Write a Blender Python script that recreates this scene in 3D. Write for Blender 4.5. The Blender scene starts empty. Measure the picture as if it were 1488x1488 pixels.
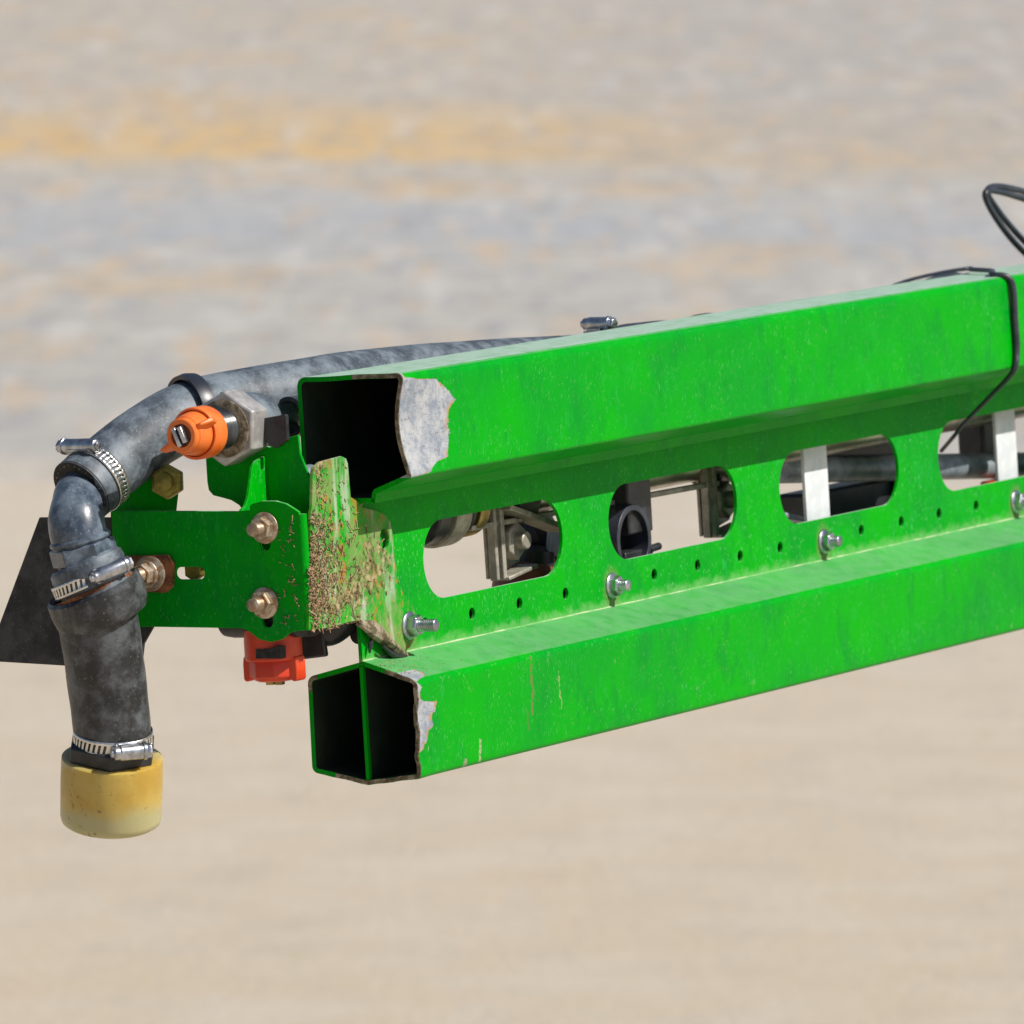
import bpy, math, random
from mathutils import Vector, Matrix
from mathutils.geometry import delaunay_2d_cdt, intersect_line_line_2d
random.seed(7)
SC = bpy.context.scene
COL = SC.collection
# ------------------------------------------------------------------ camera
F = 12000.0            # focal length in photo pixels (photo 1488 wide)
PITCH = math.atan(1303 / F)
CAMH = 2.0
S = 0.0005             # metres per boom unit
cam = bpy.data.objects.new('camera', bpy.data.cameras.new('camera')); COL.objects.link(cam)
cam.location = (0, 0, CAMH); cam.rotation_euler = (math.pi / 2 - PITCH, 0, 0)
cam.data.sensor_width = 36; cam.data.lens = F / 1488 * 36
cam.data.clip_start = 0.1; cam.data.clip_end = 2000
cam.data.dof.use_dof = True; cam.data.dof.focus_distance = 6.05; cam.data.dof.aperture_fstop = cam.data.lens / 15.0
SC.camera = cam
CR = Vector((1, 0, 0)); CU = Vector((0, math.sin(PITCH), math.cos(PITCH))); CF = Vector((0, math.cos(PITCH), -math.sin(PITCH)))
CP = Vector((0, 0, CAMH))
def cw(x, y, z): return CR * x + CU * y + CF * z
# boom axes: U along the boom (away and to the right), Z its up, N out of the lit side
U = cw(6713, 1303, 12000).normalized()
Zr = cw(-0.06, 1, -0.075); Z = (Zr - U * Zr.dot(U)).normalized()
N = Z.cross(U) * -1
if N.x < 0: N = -N
O = CP + cw((535 - 744) * S, (744 - 1140) * S, 6.0)
RB = Matrix((U, N, Z)).transposed()          # columns are the axes
if RB.determinant() < 0:
    pass
MB4 = RB.to_4x4(); MB4.translation = O
CL = RB.inverted() @ (CP - O) / S
def dl(px, py): return RB.inverted() @ cw((px - 744) / F, (744 - py) / F, 1)
def PU(px, py, u): d = dl(px, py); return CL + d * ((u - CL.x) / d.x)
def PN(px, py, n): d = dl(px, py); return CL + d * ((n - CL.y) / d.y)
def PZ(px, py, z): d = dl(px, py); return CL + d * ((z - CL.z) / d.z)
# ------------------------------------------------------------------ light
SUN_L = Vector((0.06, 0.735, 0.675)).normalized()
SUN = (RB @ SUN_L).normalized()
elev = math.asin(SUN.z); azi = math.atan2(SUN.x, SUN.y)
w = bpy.data.worlds.new("World"); SC.world = w; w.use_nodes = True
nt = w.node_tree; bg = nt.nodes['Background']; sky = nt.nodes.new('ShaderNodeTexSky')
sky.sky_type = 'NISHITA'; sky.sun_disc = False; sky.sun_elevation = elev; sky.sun_rotation = azi
sky.dust_density = 1.5; sky.altitude = 200
nt.links.new(sky.outputs[0], bg.inputs[0]); bg.inputs[1].default_value = 0.075
sl = bpy.data.lights.new('sun', 'SUN'); sl.energy = 5.0; sl.angle = math.radians(0.53); sl.color = (1, 0.95, 0.87)
so = bpy.data.objects.new('sun', sl); COL.objects.link(so)
so.rotation_euler = SUN.to_track_quat('Z', 'Y').to_euler(); so.location = (5, 0, 10)
SC.view_settings.view_transform = 'Standard'; SC.view_settings.look = 'None'
SC.view_settings.exposure = 0.0; SC.view_settings.gamma = 1
# ------------------------------------------------------------------ materials
def newmat(name):
    m = bpy.data.materials.new(name); m.use_nodes = True
    return m, m.node_tree, m.node_tree.nodes['Principled BSDF']
class G:
    """tiny node-graph helper"""
    def __init__(s, nt): s.nt = nt; s.co = s.n('ShaderNodeTexCoord').outputs['Object']
    def n(s, t, **k):
        x = s.nt.nodes.new(t)
        for a, b in k.items(): setattr(x, a, b)
        return x
    def l(s, a, b): s.nt.links.new(a, b)
    def put(s, sock, v):
        if hasattr(v, 'is_output') or isinstance(v, bpy.types.NodeSocket): s.l(v, sock)
        else: sock.default_value = v
    def noise(s, scale, detail=4, rough=.55, st=(1, 1, 1), dist=0):
        mp = s.n('ShaderNodeMapping'); mp.inputs['Scale'].default_value = st; s.l(s.co, mp.inputs[0])
        t = s.n('ShaderNodeTexNoise'); s.l(mp.outputs[0], t.inputs['Vector'])
        t.inputs['Scale'].default_value = scale; t.inputs['Detail'].default_value = detail
        t.inputs['Roughness'].default_value = rough; t.inputs['Distortion'].default_value = dist
        return t.outputs['Fac']
    def ramp(s, v, a, b, lo=0., hi=1.):
        r = s.n('ShaderNodeMapRange'); r.interpolation_type = 'SMOOTHSTEP'
        s.put(r.inputs['Value'], v); r.inputs['From Min'].default_value = a; r.inputs['From Max'].default_value = b
        r.inputs['To Min'].default_value = lo; r.inputs['To Max'].default_value = hi
        return r.outputs[0]
    def mix(s, f, a, b):
        m = s.n('ShaderNodeMix', data_type='RGBA'); s.put(m.inputs[0], f)
        for i, v in ((6, a), (7, b)):
            if isinstance(v, tuple): m.inputs[i].default_value = (*v, 1)
            else: s.l(v, m.inputs[i])
        return m.outputs[2]
    def math(s, op, a, b=0., c=0.):
        m = s.n('ShaderNodeMath', operation=op); s.put(m.inputs[0], a); s.put(m.inputs[1], b); s.put(m.inputs[2], c)
        return m.outputs[0]
    def xyz(s):
        x = s.n('ShaderNodeSeparateXYZ'); s.l(s.co, x.inputs[0])
        return [s.math('MULTIPLY', x.outputs[i], 1 / S) for i in range(3)]
    def bump(s, h, p, strength=.3, dist=.0005):
        b = s.n('ShaderNodeBump'); b.inputs['Strength'].default_value = strength; b.inputs['Distance'].default_value = dist
        s.l(h, b.inputs['Height']); s.l(b.outputs[0], p.inputs['Normal'])
RINGS = [(PN(x, y, 3).x, PN(x, y, 3).z) for x, y in ((889, 851), (1197, 787), (1476, 729), (594, 909))]
def paint(name, dust=.5, chips=.5, patch=None, heavy=False, rough=.33, scr=(), seam=None):
    m, t, p = newmat(name); g = G(t)
    big = g.noise(9, 3); base = g.mix(g.ramp(big, .3, .7), (0.0, .34, .002), (0.0, .275, .012))
    # vertical wash streaks and fine dust specks
    base = g.mix(g.math('MULTIPLY', g.ramp(g.noise(34, 6, .7, (1, 1, .6)), .48, .66), .55), base, (.0, .21, .02))
    st = g.noise(160, 5, .65, (1.6, 1.6, .35)); fine = g.noise(420, 4, .75, (1.3, 1.3, .6))
    cloud = g.ramp(g.noise(22, 4), .38, .72)
    d1 = g.math('MULTIPLY', g.ramp(st, .52, .74), g.math('MULTIPLY', cloud, dust))
    d2 = g.math('MULTIPLY', g.ramp(fine, .57, .70), g.math('MULTIPLY', g.ramp(g.noise(16, 5, .7), .35, .62, .25, 1.), dust))
    col = g.mix(d1, base, (.03, .40, .09)); col = g.mix(d2, col, (.17, .52, .20))
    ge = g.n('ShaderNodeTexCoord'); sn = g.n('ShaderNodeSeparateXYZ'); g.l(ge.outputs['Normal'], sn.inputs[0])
    sheen_dust = g.math('MULTIPLY', g.math('ADD', g.ramp(sn.outputs[2], .75, .94, 0., .26), g.ramp(sn.outputs[2], .965, .995, 0., .80)), g.ramp(g.noise(60, 6, .7), .25, .6, .45, 1.)); col = g.mix(sheen_dust, col, (.42, .58, .46))  # pale sky sheen painted into up-facing faces, along with some dust
    # thin tan scratches, running mostly up and down
    sc = g.noise(240, 3, .6, (1.5, 1.5, .4), 2.5); sc2 = g.ramp(g.noise(50, 3), .5, .62)
    chip = g.math('MULTIPLY', g.ramp(sc, .655, .69), g.math('MULTIPLY', sc2, chips)); col = g.mix(g.math('MULTIPLY', chip, .75), col, (.32, .36, .22))
    x = g.xyz()
    for (u0, z0, z1, wd, cc) in scr:      # single long scrapes
        wv = g.math('MULTIPLY', g.math('SUBTRACT', g.noise(70, 3), .5), 26.)
        dd = g.math('ABSOLUTE', g.math('ADD', g.math('SUBTRACT', x[0], u0), wv)); a = g.ramp(dd, wd * .5, wd, 1., 0.)
        a = g.math('MULTIPLY', a, g.math('MULTIPLY', g.math('GREATER_THAN', x[2], z0), g.math('LESS_THAN', x[2], z1)))
        a = g.math('MULTIPLY', a, g.ramp(g.noise(420, 3, .7), .38, .52)); col = g.mix(g.math('MULTIPLY', a, .85), col, cc)
    if seam:                              # dust gathered low on the plate, with tan grime
        a = g.ramp(g.math('ADD', x[2], g.math('MULTIPLY', g.noise(90, 6, .75), 46.)), seam + 24., seam + 42., 1., 0.); a = g.math('MULTIPLY', a, g.math('GREATER_THAN', x[2], seam - 4.))
        col = g.mix(g.math('MULTIPLY', a, .42), col, (.26, .48, .20))
    for (u0, z0) in (RINGS if seam else ()):
        dd = g.math('SQRT', g.math('ADD', g.math('POWER', g.math('SUBTRACT', x[0], u0), 2.), g.math('POWER', g.math('MULTIPLY', g.math('SUBTRACT', x[2], z0 - 5), .8), 2.)))
        a = g.ramp(g.math('ADD', dd, g.math('MULTIPLY', g.noise(160, 5, .7), 18.)), 26., 42., 1., 0.); col = g.mix(g.math('MULTIPLY', a, .6), col, (.17, .20, .08))
    r = g.math('ADD', rough, g.math('MULTIPLY', g.math('MAXIMUM', d1, d2), .45))
    met = None
    if heavy:
        x = g.xyz()
        dz = g.noise(70, 6, .7); dm = g.noise(20, 4)
        # mud lies thickest by the fold and thins out towards the bolt
        side = g.ramp(x[0], heavy[0], heavy[1], .20, -.01)
        film = g.math('MULTIPLY', g.ramp(g.noise(38, 7, .75, (1.2, 1, .7)), .40, .62), .60); fa = g.mix(g.noise(120, 5, .7), (.12, .17, .04), (.44, .35, .20))
        col = g.mix(film, col, fa)
        mud = g.ramp(g.math('ADD', g.math('MULTIPLY', dz, .6), g.math('ADD', side, g.math('MULTIPLY', dm, .5))), .53, .66)
        tan = g.mix(g.ramp(g.noise(240, 4), .35, .65), (.09, .05, .025), (.46, .34, .20))
        col = g.mix(g.math('MULTIPLY', mud, .9), col, tan)
        ru = g.ramp(g.noise(60, 6, .7, (1.4, 1, .7)), .56, .64); col = g.mix(g.math('MULTIPLY', ru, .75), col, (.45, .13, .03))
        pale = g.ramp(g.noise(30, 5, .6, (2.2, 1, .4), 1), .55, .68); col = g.mix(g.math('MULTIPLY', pale, .6), col, (.45, .50, .40))
        r = g.math('MAXIMUM', r, g.math('MULTIPLY', mud, .9))
        g.bump(g.math('MULTIPLY', mud, g.noise(400, 4, .7)), p, .7, .0012)
    if patch:
        # bare metal where the paint has flaked: u must stay left of a ragged limit that depends on z
        x = g.xyz(); zs, pts, nmin = patch
        fc = g.n('ShaderNodeFloatCurve'); c = fc.mapping.curves[0]
        zz = g.ramp(x[2], zs[0], zs[1]); 
        mr = g.n('ShaderNodeMapRange'); g.l(x[2], mr.inputs[0]); mr.inputs[1].default_value = zs[0]; mr.inputs[2].default_value = zs[1]
        g.l(mr.outputs[0], fc.inputs['Value'])
        c.points[0].location = pts[0]; c.points[1].location = pts[-1]
        for q in pts[1:-1]: c.points.new(*q)
        for q in c.points: q.handle_type = 'VECTOR'
        fc.mapping.update()
        lim = g.math('MULTIPLY', fc.outputs[0], 200.)
        rag = g.math('ADD', g.math('MULTIPLY', g.math('SUBTRACT', g.noise(110, 3, .6), .5), 26.), g.math('MULTIPLY', g.math('SUBTRACT', g.noise(520, 5, .8), .5), 14.))
        du = g.math('SUBTRACT', g.math('ADD', lim, rag), x[0])
        k = g.math('MULTIPLY', g.ramp(du, -.6, .6), g.math('GREATER_THAN', x[1], nmin))
        k = g.math('MULTIPLY', k, g.math('GREATER_THAN', lim, 2.))
        edge = g.math('MULTIPLY', k, g.math('SUBTRACT', 1., g.ramp(du, 2., 14.)))
        bare = g.mix(g.ramp(g.noise(75, 8, .8), .36, .64), (.20, .235, .29), (.42, .43, .44))
        bare = g.mix(g.ramp(g.noise(500, 3, .8, (.3, 1, 1)), .58, .68), bare, (.19, .18, .18))
        bare = g.mix(g.math('MULTIPLY', edge, g.ramp(g.noise(90, 4), .45, .6)), bare, (.40, .24, .12))
        col = g.mix(k, col, bare)
        r = g.math('ADD', r, g.math('MULTIPLY', k, .2))
        g.bump(g.math('MULTIPLY', k, -1.), p, .6, .0006)
        # cut rim shows dirty steel
    g.l(col, p.inputs['Base Color']); g.l(r, p.inputs['Roughness'])
    p.inputs['Specular IOR Level'].default_value = .06
    if not patch and not heavy:
        g.bump(g.noise(300, 4, .6), p, .08, .0004)
    return m
def surf(name, a, b, rough=.6, metal=0., sc=60, det=5, spk=None, bump=.25, bsc=400, st=(1, 1, 1), extra=None, sss=0, lo=.4, hi=.62):
    m, t, p = newmat(name); g = G(t)
    col = g.mix(g.ramp(g.noise(sc, det, .65, st), lo, hi), a, b)
    if spk: col = g.mix(g.math('MULTIPLY', g.ramp(g.noise(spk[1], 3, .7), spk[2], spk[2] + .08), spk[3] if len(spk) > 3 else 1.), col, spk[0])
    if extra: col = g.mix(g.ramp(g.noise(extra[1], 5, .7), extra[2], extra[2] + .1), col, extra[0])
    g.l(col, p.inputs['Base Color'])
    g.l(g.math('ADD', rough - .08, g.math('MULTIPLY', g.noise(sc * 3, 3), .16)), p.inputs['Roughness'])
    p.inputs['Metallic'].default_value = metal
    if sss:
        p.inputs['Subsurface Weight'].default_value = sss; p.inputs['Subsurface Radius'].default_value = (.01, .008, .004); p.inputs['Subsurface Scale'].default_value = 1
    if bump: g.bump(g.noise(bsc, 4, .6), p, bump, .0005)
    return m
M = {}
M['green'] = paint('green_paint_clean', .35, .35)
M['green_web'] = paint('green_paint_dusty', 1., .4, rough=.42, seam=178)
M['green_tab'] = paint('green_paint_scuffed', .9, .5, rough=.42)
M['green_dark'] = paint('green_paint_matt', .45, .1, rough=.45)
M['hose'] = surf('weathered_grey_rubber', (.040, .052, .068), (.165, .20, .235), .55, 0, 45, 8, ((.30, .34, .37), 420, .58, .35), .45, 380, lo=.36, hi=.66, extra=((.05, .06, .075), 35, .68))
M['hose2'] = surf('worn_black_rubber', (.016, .017, .018), (.095, .105, .115), .46, 0, 60, 10, ((.24, .24, .21), 380, .60, .4), .45, 260, lo=.40, hi=.70)
M['cut'] = surf('cut_rubber', (.012, .012, .012), (.03, .028, .025), .8, 0, 200, 4, None, .5, 600)
M['elbow'] = surf('scuffed_grey_plastic', (.035, .05, .075), (.16, .20, .25), .3, 0, 60, 8, ((.40, .43, .46), 500, .62, .55), .12, 500, lo=.35, hi=.7)
M['black'] = surf('black_plastic', (.012, .013, .015), (.03, .032, .036), .4, 0, 60, 4, ((.25, .22, .16), 500, .70, .6), .08)
M['flap'] = surf('dusty_black_rubber_sheet', (.016, .016, .016), (.055, .056, .056), .7, 0, 40, 9, ((.22, .22, .20), 420, .62, .6), .4, 300)
M['zinc'] = surf('zinc_plated_steel', (.34, .36, .40), (.58, .59, .62), .3, .95, 90, 4, None, .06)
M['band'] = surf('stainless_band', (.62, .60, .56), (.80, .78, .74), .28, .9, 60, 4, ((.25, .2, .14), 300, .7, .5), .05)
M['dull'] = surf('tarnished_zinc_nut', (.34, .25, .17), (.56, .48, .38), .45, .65, 110, 5, ((.33, .19, .10), 160, .50, .8), .25)
M['rust'] = surf('rusty_steel', (.10, .035, .015), (.32, .13, .05), .85, .1, 70, 7, ((.40, .24, .14), 200, .6), .7, 250)
M['orange'] = surf('orange_plastic', (.72, .12, .012), (.80, .18, .03), .38, 0, 30, 4, ((.75, .42, .22), 300, .66, .45), .05, sss=.08)
M['red'] = surf('red_orange_plastic', (.58, .035, .008), (.66, .06, .012), .42, 0, 30, 4, ((.45, .2, .1), 300, .7, .4), .05, sss=.05)
M['brass'] = surf('dull_brass', (.30, .22, .07), (.45, .36, .14), .4, .8, 60, 4)
M['olive'] = surf('olive_chromate_bolt', (.16, .13, .02), (.36, .29, .06), .45, .6, 60, 5)
M['stainless'] = surf('stainless_pipe', (.45, .42, .36), (.62, .58, .50), .3, .9, 40, 4, None, .05)
M['cast'] = surf('cast_aluminium', (.30, .28, .23), (.46, .43, .36), .55, .4, 80, 5)
M['white'] = surf('pale_grey_bar', (.60, .63, .66), (.72, .74, .76), .5, 0, 40, 5)
M['teal'] = surf('steel_tube_grey', (.20, .24, .28), (.34, .38, .42), .45, .2, 60, 5)
M['sinker'] = None
M['cable'] = surf('black_cable', (.02, .024, .035), (.035, .04, .055), .38, 0, 50, 3, None, .05)
M['inner'] = surf('painted_tube_shade', (.006, .020, .008), (.016, .030, .014), .8, 0, 40, 4, None, .2)  # near-black colour carries the shade inside the hollow tubes
M['brown'] = surf('brown_plastic', (.10, .03, .015), (.18, .05, .02), .5, 0, 50, 3)
M['thread'] = surf('black_thread', (.02, .022, .025), (.05, .055, .06), .3, 0, 50, 3)
def mat_cap():
    m, t, p = newmat('yellowed_pipe_cap'); g = G(t); x = g.xyz()
    # glue stain: a yellow brown band, uneven, over milky plastic
    wv = g.math('MULTIPLY', g.math('SUBTRACT', g.noise(16, 3), .5), 50.)
    h = g.math('ADD', x[2], wv); lo = g.ramp(h, -92., -66.); hi = g.ramp(h, -22., -8.)
    k = g.math('MULTIPLY', lo, g.math('SUBTRACT', 1., g.math('MULTIPLY', hi, .8)))
    col = g.mix(g.noise(40, 4), (.40, .37, .17), (.50, .46, .25)); yel = g.mix(g.ramp(g.noise(30, 4), .35, .65), (.46, .28, .03), (.54, .38, .08))
    col = g.mix(g.math('MULTIPLY', k, .9), col, yel)
    col = g.mix(g.ramp(g.noise(180, 6, .75), .58, .68), col, (.16, .10, .03))
    g.l(col, p.inputs['Base Color']); p.inputs['Roughness'].default_value = .38
    p.inputs['Subsurface Weight'].default_value = .28; p.inputs['Subsurface Radius'].default_value = (.02, .015, .006); p.inputs['Subsurface Scale'].default_value = 1
    g.bump(g.noise(200, 3), p, .12, .0005)
    return m
M['cap'] = mat_cap()
def mat_straw():
    m, t, p = newmat('dry_straw'); g = G(t)
    col = g.mix(g.ramp(g.noise(500, 2), .35, .65), (.10, .055, .03), (.50, .36, .20))
    g.l(col, p.inputs['Base Color']); p.inputs['Roughness'].default_value = .8
    return m
M['straw'] = mat_straw()
def mat_ground():
    m, t, p = newmat('dry_ground'); g = G(t)
    sx = g.n('ShaderNodeSeparateXYZ'); g.l(g.co, sx.inputs[0])
    wob = g.math('MULTIPLY', g.math('SUBTRACT', g.noise(.5, 3), .5), 2.2)
    wob2 = g.math('MULTIPLY', g.math('SUBTRACT', g.noise(3, 3), .5), .5)
    y = g.math('ADD', g.math('ADD', sx.outputs[1], wob2), g.math('MULTIPLY', wob, g.ramp(sx.outputs[1], 19.5, 26)))
    r = g.n('ShaderNodeValToRGB'); e = r.color_ramp.elements
    mr = g.n('ShaderNodeMapRange'); g.l(y, mr.inputs[0]); mr.inputs[1].default_value = 10; mr.inputs[2].default_value = 45
    g.l(mr.outputs[0], r.inputs[0])
    P = lambda d: (d - 10) / 35
    st = [(10, (.495, .415, .315)), (15, (.51, .435, .34)), (19.0, (.52, .455, .37)), (19.8, (.385, .372, .35)), (22.5, (.40, .387, .362)), (25.5, (.41, .40, .38)),
          (27.0, (.36, .375, .40)), (28.3, (.40, .40, .40)), (29.9, (.43, .39, .33)), (30.9, (.58, .39, .17)), (32.4, (.56, .39, .19)), (34.5, (.44, .39, .33)), (45, (.42, .38, .33))]
    e[0].position = P(st[0][0]); e[0].color = (*st[0][1], 1); e[1].position = P(st[-1][0]); e[1].color = (*st[-1][1], 1)
    for d, c in st[1:-1]: x = e.new(P(d)); x.color = (*c, 1)
    col = r.outputs[0]
    # ochre drifts, worn mostly in the far part, and pale and dark gravel clumps
    far = g.ramp(sx.outputs[1], 20, 26)
    o = g.math('MULTIPLY', g.ramp(g.noise(.9, 4, .6, (1, .6, 1)), .54, .68), far); col = g.mix(g.math('MULTIPLY', o, .75), col, (.52, .37, .21))
    rr = g.ramp(sx.outputs[0], -.6, 1.2); 
    top = g.math('MULTIPLY', g.ramp(sx.outputs[1], 29.5, 31.), rr); col = g.mix(g.math('MULTIPLY', top, .75), col, (.38, .36, .34))
    farw = g.ramp(sx.outputs[1], 18.5, 21., .12, 1.)
    for sc_, off_, cc in ((4, .02, (.55, .40, .25)), (6, .02, (.27, .275, .29)), (5, .01, (.56, .54, .51)), (8, .03, (.52, .37, .24)), (9, .01, (.28, .29, .32))):
        nn = g.noise(sc_ * 1.07 + off_, 3, .6, (1, .14, 1)); col = g.mix(g.math('MULTIPLY', g.math('MULTIPLY', g.ramp(nn, .52 + off_, .66 + off_), farw), .48), col, cc)
    col = g.mix(g.math('MULTIPLY', g.ramp(g.noise(3.2, 5, .6), .4, .7), .30), col, (.58, .54, .47))
    col = g.mix(g.math('MULTIPLY', g.ramp(g.noise(5, 6, .75), .48, .66), g.ramp(sx.outputs[1], 18.5, 21., .12, .55)), col, (.24, .23, .23))
    col = g.mix(g.math('MULTIPLY', g.ramp(g.noise(4.3, 3, .6), .70, .74), .5), col, (.30, .33, .08))
    g.l(col, p.inputs['Base Color']); p.inputs['Roughness'].default_value = .95
    g.bump(g.noise(30, 6, .7), p, .4, .02)
    return m
# ------------------------------------------------------------------ building helpers
def V(*a): return Vector(a)
class MB:
    def __init__(s): s.v = []; s.f = []
    def add(s, vs, fs):
        k = len(s.v); s.v += [Vector(v) for v in vs]; s.f += [tuple(i + k for i in f) for f in fs]; return s
    def build(s, name, mat, parent=None, ang=38, bevel=0, solid=0, origin=None, seg=2, mi=None):
        org = origin if origin is not None else (parent['_o'] if parent is not None else V(0, 0, 0))
        org = Vector(org)
        me = bpy.data.meshes.new(name)
        me.from_pydata([(v - org) * S for v in s.v], [], s.f)
        me.materials.append(M[mat] if isinstance(mat, str) else mat)
        if mi:
            me.materials.append(M[mi[0]])
            for p in me.polygons[mi[1]:mi[2]]: p.material_index = 1
        me.validate(); me.update()
        import bmesh
        bm = bmesh.new(); bm.from_mesh(me); bmesh.ops.remove_doubles(bm, verts=bm.verts, dist=1e-7)
        bmesh.ops.recalc_face_normals(bm, faces=bm.faces); bm.to_mesh(me); bm.free()
        for p in me.polygons: p.use_smooth = True
        me.set_sharp_from_angle(angle=math.radians(ang))
        o = bpy.data.objects.new(name, me); COL.objects.link(o); o['_o'] = org
        if parent is not None: o.parent = parent
        else: o.matrix_world = MB4 @ Matrix.Translation(org * S)
        if solid:
            md = o.modifiers.new('solid', 'SOLIDIFY'); md.thickness = solid * S; md.offset = 1
        if bevel:
            md = o.modifiers.new('bevel', 'BEVEL'); md.width = bevel * S; md.segments = seg; md.limit_method = 'ANGLE'; md.angle_limit = math.radians(40); md.harden_normals = False
        return o
def tag(o, label, cat, group=None, kind=None):
    o['label'] = label; o['category'] = cat
    if group: o['group'] = group
    if kind: o['kind'] = kind
    return o
def thing(name, label, cat, origin, group=None):
    o = bpy.data.objects.new(name, None); COL.objects.link(o); o.empty_display_size = .02
    origin = Vector(origin); o.matrix_world = MB4 @ Matrix.Translation(origin * S); o['_o'] = origin
    return tag(o, label, cat, group)
def frame(ax, ref=None):
    ax = Vector(ax).normalized(); ref = Vector(ref) if ref is not None else (V(0, 0, 1) if abs(ax.z) < .9 else V(1, 0, 0))
    a = (ref - ax * ref.dot(ax)).normalized(); return ax, a, ax.cross(a)
def lathe(mb, c, ax, prof, seg=40, ref=None, closed=False, arc=None):
    """prof: list of (radius, height along axis)"""
    c = Vector(c); ax, a, b = frame(ax, ref); vs = []; fs = []
    n = len(prof)
    for r, h in prof:
        for i in range(seg):
            t = 2 * math.pi * i / seg; vs.append(c + ax * h + (a * math.cos(t) + b * math.sin(t)) * max(r, .001))
    for j in range(n - 1 + (1 if closed else 0)):
        for i in range(seg):
            k = (i + 1) % seg; j2 = (j + 1) % n; fs.append((j * seg + i, j * seg + k, j2 * seg + k, j2 * seg + i))
    if not closed: fs.append(tuple(range(seg))); fs.append(tuple((n - 1) * seg + i for i in range(seg)))
    return mb.add(vs, fs)
def hexp(mb, c, ax, r, h0, h1, ref=None, ch=.12, sides=6, rot=0):
    ax, a, b = frame(ax, ref); vs = []; fs = []; c = Vector(c)
    L = [(r * (1 - ch * .6), h0), (r, h0 + (h1 - h0) * ch), (r, h1 - (h1 - h0) * ch * 1.2), (r * (1 - ch), h1)]
    for q, h in L:
        for i in range(sides):
            t = 2 * math.pi * i / sides + rot; vs.append(c + ax * h + (a * math.cos(t) + b * math.sin(t)) * q)
    for j in range(3):
        for i in range(sides):
            k = (i + 1) % sides; fs.append((j * sides + i, j * sides + k, (j + 1) * sides + k, (j + 1) * sides + i))
    fs.append(tuple(range(sides))); fs.append(tuple(3 * sides + i for i in range(sides)))
    return mb.add(vs, fs)
def box(mb, c, ax, sx, sy, sz, ref=None):
    """centred box: sx along ax, sy along ref, sz along the third axis"""
    x, y, z = frame(ax, ref); c = Vector(c); vs = []
    for i in (-.5, .5):
        for j in (-.5, .5):
            for k in (-.5, .5): vs.append(c + x * i * sx + y * j * sy + z * k * sz)
    return mb.add(vs, [(0, 1, 3, 2), (4, 6, 7, 5), (0, 4, 5, 1), (2, 3, 7, 6), (0, 2, 6, 4), (1, 5, 7, 3)])
def catmull(P, k=8):
    P = [Vector(p) for p in P]; out = []
    Q = [P[0] * 2 - P[1]] + P + [P[-1] * 2 - P[-2]]
    for i in range(1, len(Q) - 2):
        for j in range(k):
            t = j / k; a, b, c, d = Q[i - 1:i + 3]
            out.append(.5 * ((2 * b) + (c - a) * t + (2 * a - 5 * b + 4 * c - d) * t * t + (3 * b - a - 3 * c + d) * t ** 3))
    out.append(P[-1]); return out
def sweep(mb, path, rad, seg=28, k=8, smooth=True, rfun=None, wob=0):
    pts = catmull(path, k) if smooth else [Vector(p) for p in path]
    n = len(pts); rs = rad if isinstance(rad, list) else None
    vs = []; fs = []; a = None
    for i, p in enumerate(pts):
        d = (pts[min(i + 1, n - 1)] - pts[max(i - 1, 0)]).normalized()
        if a is None: _, a, _ = frame(d)
        a = (a - d * a.dot(d)).normalized(); b = d.cross(a)
        if rs: t = i / (n - 1) * (len(rs) - 1); q = int(min(t, len(rs) - 2)); r = rs[q] + (rs[q + 1] - rs[q]) * (t - q)
        else: r = rad
        for j in range(seg):
            t = 2 * math.pi * j / seg
            rr = r * (1 + wob * math.sin(2 * t + i * .21) * math.sin(i * .37))
            vs.append(p + (a * math.cos(t) + b * math.sin(t)) * rr)
    for i in range(n - 1):
        for j in range(seg):
            k2 = (j + 1) % seg; fs.append((i * seg + j, i * seg + k2, (i + 1) * seg + k2, (i + 1) * seg + j))
    fs.append(tuple(range(seg))); fs.append(tuple((n - 1) * seg + j for j in range(seg)))
    mb.add(vs, fs); return pts
def chaikin(P, it=2, closed=True):
    P = [Vector(p) for p in P]
    for _ in range(it):
        Q = []
        for i in range(len(P)):
            a, b = P[i], P[(i + 1) % len(P)]; Q += [a * .75 + b * .25, a * .25 + b * .75]
        P = Q
    return P
def inside(p, L):
    c = False; n = len(L)
    for i in range(n):
        a, b = L[i], L[i - 1]
        if (a[1] > p[1]) != (b[1] > p[1]) and p[0] < (b[0] - a[0]) * (p[1] - a[1]) / (b[1] - a[1]) + a[0]: c = not c
    return c
def plate(mb, plane, outer, holes, c0, c1, extra=None):
    """sheet with real holes; plane 'u': outline is (n,z) at u=c0..c1; plane 'n': outline is (u,z) at n=c0..c1"""
    loops = [outer] + list(holes); vs = []; ed = []
    for L in loops:
        k = len(vs); vs += [Vector((q[0], q[1])) for q in L]; ed += [(k + i, k + (i + 1) % len(L)) for i in range(len(L))]
    ov, oe, of, *_ = delaunay_2d_cdt(vs, ed, [], 0, 1e-4)
    tri = []
    for f in of:
        c = sum((ov[i] for i in f), Vector((0, 0))) / len(f)
        if inside(c, outer) and not any(inside(c, h) for h in holes): tri.append(tuple(f))
    to = (lambda q, c: V(c, q[0], q[1])) if plane == 'u' else (lambda q, c: V(q[0], c, q[1]))
    n = len(ov); A = [to(q, c0) for q in ov] + [to(q, c1) for q in ov]
    F_ = tri + [tuple(i + n for i in reversed(t)) for t in tri]
    mb.add(A, F_)
    for L in loops:
        m = len(L); mb.add([to(q, c0) for q in L] + [to(q, c1) for q in L], [(i, (i + 1) % m, m + (i + 1) % m, m + i) for i in range(m)])
    return mb
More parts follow.
